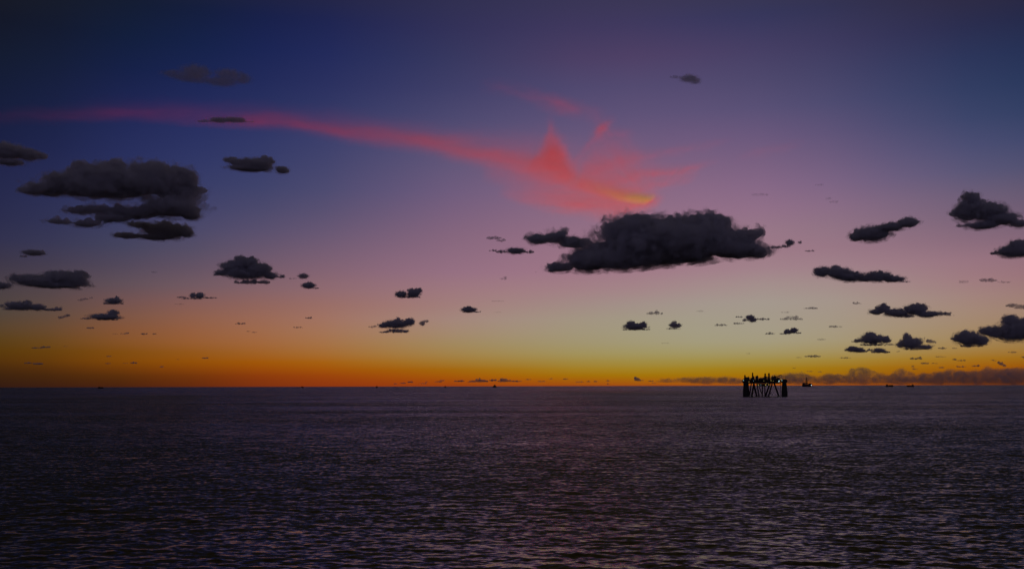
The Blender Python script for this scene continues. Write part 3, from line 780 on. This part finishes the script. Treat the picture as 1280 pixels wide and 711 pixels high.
    T.links.new(core, cm.inputs['Value'])
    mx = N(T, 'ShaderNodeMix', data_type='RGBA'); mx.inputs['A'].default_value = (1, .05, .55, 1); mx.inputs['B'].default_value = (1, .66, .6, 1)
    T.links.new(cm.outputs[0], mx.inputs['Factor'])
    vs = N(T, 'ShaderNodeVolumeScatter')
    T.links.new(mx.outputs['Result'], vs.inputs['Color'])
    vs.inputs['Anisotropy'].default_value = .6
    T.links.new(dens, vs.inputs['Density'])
    va = N(T, 'ShaderNodeVolumeAbsorption')
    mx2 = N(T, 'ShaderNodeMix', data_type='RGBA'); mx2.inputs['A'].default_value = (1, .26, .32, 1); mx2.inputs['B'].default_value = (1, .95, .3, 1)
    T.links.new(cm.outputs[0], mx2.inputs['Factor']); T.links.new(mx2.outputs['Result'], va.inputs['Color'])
    T.links.new(dens, va.inputs['Density'])
    sh = N(T, 'ShaderNodeAddShader'); T.links.new(vs.outputs[0], sh.inputs[0]); T.links.new(va.outputs[0], sh.inputs[1])
    o = N(T, 'ShaderNodeOutputMaterial'); T.links.new(sh.outputs[0], o.inputs['Volume'])
    m.cycles.volume_step_rate = .06
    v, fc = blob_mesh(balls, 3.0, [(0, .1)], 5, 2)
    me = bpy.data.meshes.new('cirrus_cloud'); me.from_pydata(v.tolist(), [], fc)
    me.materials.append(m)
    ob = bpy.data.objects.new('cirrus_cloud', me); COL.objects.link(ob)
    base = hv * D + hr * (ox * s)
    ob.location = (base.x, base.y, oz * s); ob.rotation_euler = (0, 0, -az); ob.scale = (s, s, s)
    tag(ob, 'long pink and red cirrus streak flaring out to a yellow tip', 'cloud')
build_cirrus()

# ------------------------------------------------------------------ offshore platform and ships
M_STEEL = surf_mat('painted_steel', (.030, .028, .026), .55, .3, .4, .25, (.05, .032, .022))
M_DECK = surf_mat('deck_steel', (.035, .034, .034), .6, .2, .35, .3)
M_MOD = surf_mat('module_cladding', (.06, .058, .055), .6, .0, .35, .2)
M_CONC = surf_mat('wet_concrete', (.05, .048, .045), .75, .0, .4, .12, (.025, .028, .022))
M_HULL = surf_mat('ship_hull', (.03, .03, .035), .5, .2, .3, .05)
M_COOL = lamp_mat('cool_work_lamp', (.55, .95, 1.0), 1.1)
M_WARM = lamp_mat('warm_work_lamp', (1.0, .72, .18), .8)
M_PALE = lamp_mat('pale_deck_lamp', (.9, .95, 1.0), 2.2)

class MB:
    def __init__(self): self.v = []; self.f = []
    def add(self, v, f):
        n = len(self.v); self.v += [tuple(p) for p in v]; self.f += [[i + n for i in q] for q in f]
    def box(self, c, d, bev=0.0):
        x, y, z = c; a, b, h = d[0] / 2, d[1] / 2, d[2] / 2
        self.add([(x + i * a, y + j * b, z + k * h) for k in (-1, 1) for j in (-1, 1) for i in (-1, 1)],
                 [(0, 2, 3, 1), (4, 5, 7, 6), (0, 1, 5, 4), (2, 6, 7, 3), (0, 4, 6, 2), (1, 3, 7, 5)])
        return self
    def tube(self, p, q, r0, r1=None, n=10):
        r1 = r0 if r1 is None else r1
        p, q = Vector(p), Vector(q); d = (q - p).normalized()
        u = d.cross(Vector((0, 1, 0) if abs(d.y) < .9 else (1, 0, 0))).normalized(); w = d.cross(u)
        v = []
        for P, r in ((p, r0), (q, r1)):
            v += [P + (u * math.cos(2 * math.pi * i / n) + w * math.sin(2 * math.pi * i / n)) * r for i in range(n)]
        f = [(i, (i + 1) % n, n + (i + 1) % n, n + i) for i in range(n)] + [tuple(range(n))[::-1], tuple(range(n, 2 * n))]
        self.add(v, f); return self
    def lathe(self, c, prof, n=20, sx=1.0, sy=1.0):
        x, y = c; v = []; f = []
        for r, z in prof:
            v += [(x + r * sx * math.cos(2 * math.pi * i / n), y + r * sy * math.sin(2 * math.pi * i / n), z) for i in range(n)]
        for k in range(len(prof) - 1):
            f += [(k * n + i, k * n + (i + 1) % n, (k + 1) * n + (i + 1) % n, (k + 1) * n + i) for i in range(n)]
        f += [tuple(range(n))[::-1], tuple(range((len(prof) - 1) * n, len(prof) * n))]
        self.add(v, f); return self
    def lattice(self, p, q, w0, w1, n, r):
        """square lattice tower or boom from p to q"""
        p, q = Vector(p), Vector(q); d = (q - p).normalized()
        u = d.cross(Vector((0, 1, 0) if abs(d.y) < .9 else (1, 0, 0))).normalized(); w = d.cross(u)
        lv = []
        for i in range(n + 1):
            t = i / n; P = p.lerp(q, t); h = (w0 + (w1 - w0) * t) / 2
            lv.append([P + u * h * a + w * h * b for a, b in ((1, 1), (-1, 1), (-1, -1), (1, -1))])
        for k in range(4): self.tube(lv[0][k], lv[-1][k], r * 1.3, n=5)
        for i in range(n):
            for k in range(4):
                self.tube(lv[i][k], lv[i + 1][(k + 1) % 4], r * .7, n=4)
                self.tube(lv[i + 1][k], lv[i + 1][(k + 1) % 4], r * .7, n=4)
        return self
    def build(self, name, m, parent, bevel=0.0, label=None):
        me = bpy.data.meshes.new(name); me.from_pydata(self.v, [], self.f)
        bm = bmesh.new(); bm.from_mesh(me); bmesh.ops.recalc_face_normals(bm, faces=bm.faces)
        if bevel: bmesh.ops.bevel(bm, geom=bm.edges[:], offset=bevel, segments=1, affect='EDGES')
        bm.to_mesh(me); bm.free()
        me.materials.append(m)
        o = bpy.data.objects.new(name, me); COL.objects.link(o)
        if parent is not None: o.parent = parent
        if label: o['label'] = label
        return o

def empty(name, px, py_water, dist=None):
    """an Empty on the water seen at that photo pixel (or at a given distance along its bearing)"""
    d = ray(px, py_water)
    if dist is None:
        t = CAM_H / -d.z
        x, y = d.x * t, d.y * t
    else:
        h = math.hypot(d.x, d.y); x, y = d.x / h * dist, d.y / h * dist
    o = bpy.data.objects.new(name, None); COL.objects.link(o)
    o.location = (x, y, 0); o.rotation_euler = (0, 0, -math.atan2(x, y)); o.empty_display_size = 5
    return o, math.hypot(x, y)

def build_platform():
    root, D = empty('offshore_platform', 956, 495.3)
    u = D / F_PX                                     # metres per photo pixel at the platform
    tag(root, 'dark offshore platform on braced legs between two stout towers, its work lights lit', 'oil platform')
    X = lambda px: (px - 956) * u
    Zp = lambda py: (495.3 - py) * u
    dep = 34.0
    # stout end towers (front and rear pair at each end)
    for px, rb, rt in ((934.1, 3.8, 2.9), (979.3, 3.5, 2.3)):
        for y in (0, dep):
            mb = MB().lathe((X(px), y), [(rb * u * .97, -8), (rb * u, .0), (rb * u * .96, 5), ((rb * .62 + rt * .38) * u, Zp(487)), (rt * u, Zp(480)), (rt * u, Zp(478.6))], 18)
            for k in range(5):
                mb.lathe((X(px), y), [(rb * u * (1.015 - .05 * k) , Zp(493 - 3 * k)), (rb * u * (1.015 - .05 * k), Zp(493 - 3 * k) + .5)], 18)
            o = mb.build('leg_tower', M_CONC, root)
            hd = MB().lathe((X(px), y), [(rt * u, Zp(479.2)), ((rt + 1.3) * u, Zp(478)), ((rt + 1.5) * u, Zp(476.4)), ((rt + .9) * u, Zp(475.6)), ((rt - .2) * u, Zp(474.6))], 14)
            hd.build('tower_head', M_DECK, o)
    # main deck: two plates with a truss between
    z0, z1 = Zp(479.8), Zp(475.2)
    xl, xr = X(931), X(975.2)
    dk = MB()
    dk.box(((xl + xr) / 2, dep / 2, z0 + .5), (xr - xl, dep + 8, 1.0)); dk.box(((xl + xr) / 2, dep / 2, z1 - .4), (xr - xl - 2, dep + 6, .8))
    dk.box(((xl + xr) / 2, dep / 2, (z0 + z1) / 2), (xr - xl - 6, dep - 6, z1 - z0 - 1.6))
    nb = 15
    for y in (-3, dep + 3):
        for i in range(nb):
            a = xl + (xr - xl) * i / nb; b = xl + (xr - xl) * (i + 1) / nb
            dk.tube((a, y, z0 + 1), (b, y, z1 - .8) if i % 2 == 0 else (b, y, z1 - .8), .35, n=5)
            dk.tube((b, y, z0 + 1), (b, y, z1 - .8), .4, n=6)
    dk.build('deck', M_DECK, root)
    # lower cellar deck in the middle
    cd = MB().box(((X(948) + X(962)) / 2, dep / 2, Zp(481.2)), (X(962) - X(948), dep * .7, 3.2)).box(((X(950.5) + X(958)) / 2, dep / 2, Zp(482.6)), (X(958) - X(950.5), dep * .5, 1.2))
    cd.build('cellar_deck', M_DECK, root)
    # deck modules (px left, px right, top y, y offset, depth)
    rnd = random.Random(4)
    for a, b, t, y, d in ((932, 938.6, 472.6, 4, 16), (939.5, 944.5, 473.6, 2, 20), (945.6, 949, 471.2, 6, 14), (949.4, 956, 473.8, 2, 26), (955.5, 959.2, 472.0, 8, 12), (959.6, 962.8, 472.8, 4, 16), (964, 970.2, 472.2, 3, 22), (970.4, 974, 473.6, 5, 18)):
        mb = MB().box(((X(a) + X(b)) / 2, y + d / 2, (z1 + Zp(t)) / 2 + .05), (X(b) - X(a), d, Zp(t) - z1))
        mo = mb.build('deck_module', M_MOD, root, .15)
        pp = MB()
        for k in range(4):
            x = X(a) + (X(b) - X(a)) * rnd.uniform(.1, .9)
            pp.tube((x, y + d * .5, Zp(t)), (x, y + d * .5, Zp(t) + rnd.uniform(.9, 2.8)), rnd.uniform(.25, .5), n=7)
        pp.tube((X(a) + .4, y + d * .5, Zp(t) + .5), (X(b) - .4, y + d * .5, Zp(t) + .5), .45, n=6)
        pp.build('roof_pipework', M_STEEL, mo)
    # walkway rails
    rl = MB()
    for y in (-3.6, dep + 3.6):
        for h in (.6, 1.2): rl.tube((xl, y, z1 + h), (xr, y, z1 + h), .06, n=4)
        for i in range(31):
            x = xl + (xr - xl) * i / 30; rl.tube((x, y, z1), (x, y, z1 + 1.2), .06, n=4)
    rl.build('railing', M_STEEL, root)
    # masts and stub towers
    for px, t, w0, w1, y in ((933.2, 469.6, 2.6, 1.6, 9), (942.3, 466.6, 2.4, 1.2, 14), (943.6, 471, 1.8, 1.4, 6), (947.5, 470.6, 3.4, 2.8, 12), (957.2, 467.6, 2.8, 1.7, 15), (961.6, 467.4, 3.2, 2.2, 9), (935.6, 472.2, 2.4, 2.0, 20)):
        MB().lattice((X(px), y, z1), (X(px), y, Zp(t)), w0, w1, 6, .28).tube((X(px), y, z1), (X(px), y, Zp(t) - .6), w0 * .26, w1 * .26, 8).build('mast', M_STEEL, root)
    # crane on the right
    cr = MB().tube((X(968.6), 6, z1), (X(968.6), 6, Zp(472)), 1.3, 1.1, 12).box((X(968.6), 6, Zp(471.7)), (4.2, 4, 2.4)).build('crane', M_STEEL, root)
    MB().lattice((X(969.4), 5, Zp(472.3)), (X(976), 3, Zp(469.6)), 1.3, .7, 12, .13).build('boom', M_STEEL, cr)
    MB().tube((X(968.4), 6, Zp(471)), (X(968.2), 6, Zp(469.6)), .18, n=5).tube((X(968.2), 6, Zp(469.6)), (X(976), 3, Zp(469.7)), .07, n=4).tube((X(976), 3, Zp(469.6)), (X(976), 3, Zp(473)), .07, n=4).build('cable', M_STEEL, cr)
    # raking legs and braces: (top px, top y, foot px, foot y, radius m, depth)
    for a, b, c, d, r, y in ((940.6, 479.5, 938.2, 493.5, .95, 2), (943.4, 479.5, 939.8, 495.3, 1.05, 0), (943.2, 480, 947.0, 495.3, 1.05, 0), (947.2, 480, 949.6, 495.3, 1.0, 3), (949.6, 483, 952.4, 492, .7, 8),
                             (953.6, 483, 952.8, 495.3, .95, 10), (956.4, 482.5, 956.2, 495.3, .9, 2), (962.4, 479.6, 955.6, 495.3, 1.25, 0), (965.0, 480, 959.2, 495.3, 1.1, 0), (967.4, 479.5, 973.2, 495.3, 1.35, 0)):
        MB().tube((X(a), y, Zp(b)), (X(c), y - 1, Zp(d) - (4 if d > 494 else 0)), r * .95, r * 1.1, 12).build('brace', M_STEEL, root)
        if d > 494 and r > 1.0:
            MB().tube((X(a) + .6, dep - y, Zp(b)), (X(c) + .6, dep - y + 1, Zp(d) - 4), r * .8, r * .95, 10).build('brace', M_STEEL, root)
    MB().tube((X(974.6), 1, z0), (X(974.6), 1, -3), .32, n=8).build('riser', M_STEEL, root)
    # work lights
    for px, py, m, r in ((931.6, 476.0, M_COOL, .55), (973.2, 476.8, M_COOL, .75), (972.5, 477.6, M_COOL, .5), (975.4, 474.4, M_WARM, .5), (976.4, 476.2, M_COOL, .45), (938.0, 477.6, M_WARM, .4), (943.4, 476.6, M_COOL, .32),
                         (948.9, 481.4, M_WARM, .55), (957.4, 481.4, M_WARM, .6), (961.1, 481.2, M_WARM, .55), (963.8, 476.3, M_WARM, .45), (955.4, 476.6, M_WARM, .3), (951.6, 481.2, M_COOL, .25), (958.6, 479.8, M_WARM, .35), (966.6, 476.8, M_WARM, .3)):
        v, f = ICO2
        mb = MB(); mb.add(v * r + np.array([X(px), -4.4, Zp(py)]), f)
        lo = mb.build('work_lamp', m, root)
        MB().tube((X(px), -4.4, Zp(py) + r * .8), (X(px), -2.4, Zp(py) + r * 1.6), .14, n=5).build('lamp_arm', M_STEEL, lo)
    return root
build_platform()

def ship_hull(L, B, Hh, bow=.16):
    v = []; f = []
    st = [(-.5, .8, .15), (-.42, 1, 0), (.3, 1, 0), (.42, .6, .1), (.5, .06, .35)]
    for x, w, lift in st:
        for y, z in ((-w * .42, -1.5), (-w * .5, Hh * (1 + lift * .7)), (w * .5, Hh * (1 + lift * .7)), (w * .42, -1.5)):
            v.append((x * L, y * B, z))
    n = len(st)
    for i in range(n - 1):
        for k in range(4):
            f.append((i * 4 + k, i * 4 + (k + 1) % 4, (i + 1) * 4 + (k + 1) % 4, (i + 1) * 4 + k))
    f += [(0, 1, 2, 3), tuple(range(4 * n - 4, 4 * n))[::-1]]
    mb = MB(); mb.add(v, f); return mb

# the drilling ship on the horizon
def drill_ship():
    root, D = empty('drilling_ship', 1009, 483, 12500.)
    u = D / F_PX
    tag(root, 'distant drilling ship with a thin derrick mast and one white lamp, on the horizon', 'ship')
    X = lambda px: (px - 1009) * u
    Hh = 3.0 * u
    ship_hull(11.5 * u, 24, Hh).build('hull', M_HULL, root)
    h2 = MB().box((X(1005.2), 0, Hh + .9 * u), (3 * u, 18, 1.8 * u)).box((X(1012), 0, Hh + .6 * u), (3.4 * u, 16, 1.2 * u)).box((X(1008.4), 0, Hh + .9 * u), (3 * u, 14, 1.6 * u))
    h2.build('superstructure', M_MOD, root, .3)
    MB().lattice((X(1008.4), 0, Hh + 1.6 * u), (X(1008.4), 0, 11.0 * u), 2.0 * u, .6 * u, 7, 1.5).tube((X(1008.4), 0, 10.8 * u), (X(1008.4), 0, 12.2 * u), 2.0, 1.2, 6).build('derrick', M_STEEL, root)
    MB().tube((X(1011.5), 0, Hh + 1 * u), (X(1012.6), -2, Hh + 3.6 * u), .7, .4, 6).build('crane', M_STEEL, root)
    v, f = ICO2
    mb = MB(); mb.add(v * 3.6 + np.array([X(1013.9), -14, 1.9 * u]), f); mb.build('deck_lamp', M_PALE, root)
drill_ship()

def far_ship(px, length_px, label, dist, layout, mast=0):
    root, D = empty('cargo_ship', px, 483, dist)
    u = D / F_PX
    tag(root, label, 'ship', 'far ships along the horizon')
    L_ = length_px * u
    Hh = 1.3 * u
    ship_hull(L_, L_ * .15, Hh).build('hull', M_HULL, root)
    mb = MB()
    for a, b, h in layout:
        mb.box(((a + b) / 2 * L_, 0, Hh + h * u / 2), ((b - a) * L_, L_ * .12, h * u))
    mb.build('superstructure', M_MOD, root)
    if mast:
        MB().tube((0, 0, Hh), (0, 0, Hh + mast * u), .05 * u + .6, .05 * u, 6).build('mast', M_STEEL, root)
far_ship(1112, 8.5, 'low dark ship on the right horizon, nearer to the drilling ship than its twin', 11000., ((-.45, -.2, 1.6), (-.1, .15, .9), (.2, .42, 1.1)))
far_ship(1138, 8, 'low dark ship with a flat deck, farthest right on the horizon', 11000., ((.2, .42, 1.6), (-.42, .1, .5)))
far_ship(618.3, 5, 'small dark pyramid-shaped ship on the horizon, below the little humped clouds', 13000., ((-.35, .35, .9), (-.18, .2, 1.9)), 3.4)
far_ship(471, 2.6, 'tiny dark ship on the orange horizon at left centre', 13000., ((-.3, .3, .7),), 1.6)
far_ship(556.5, 1.8, 'dot of a ship on the horizon, left of the pyramid-shaped one', 13500., ((-.3, .3, .6),), 1.0)
far_ship(378, 3, 'tiny dark ship on the left horizon, halfway from the picture edge to the middle', 13500., ((-.4, .1, .6),), .9)
far_ship(126, 6, 'faint long ship on the brown far left horizon', 13500., ((-.4, -.1, .8), (.1, .3, .5)))

# work boat between the platform legs
def work_boat():
    root, D = empty('work_boat', 963.9, 492.2)
    tag(root, 'tiny dark work boat on the water between the platform legs', 'boat')
    ship_hull(5.2, 2.0, .9).build('hull', M_HULL, root)
    MB().box((-.7, 0, 1.5), (1.6, 1.4, 1.3)).build('wheelhouse', M_MOD, root, .08)
    MB().tube((-.7, 0, 2.1), (-.7, 0, 3.2), .05, .03, 6).build('mast', M_STEEL, root)
work_boat()
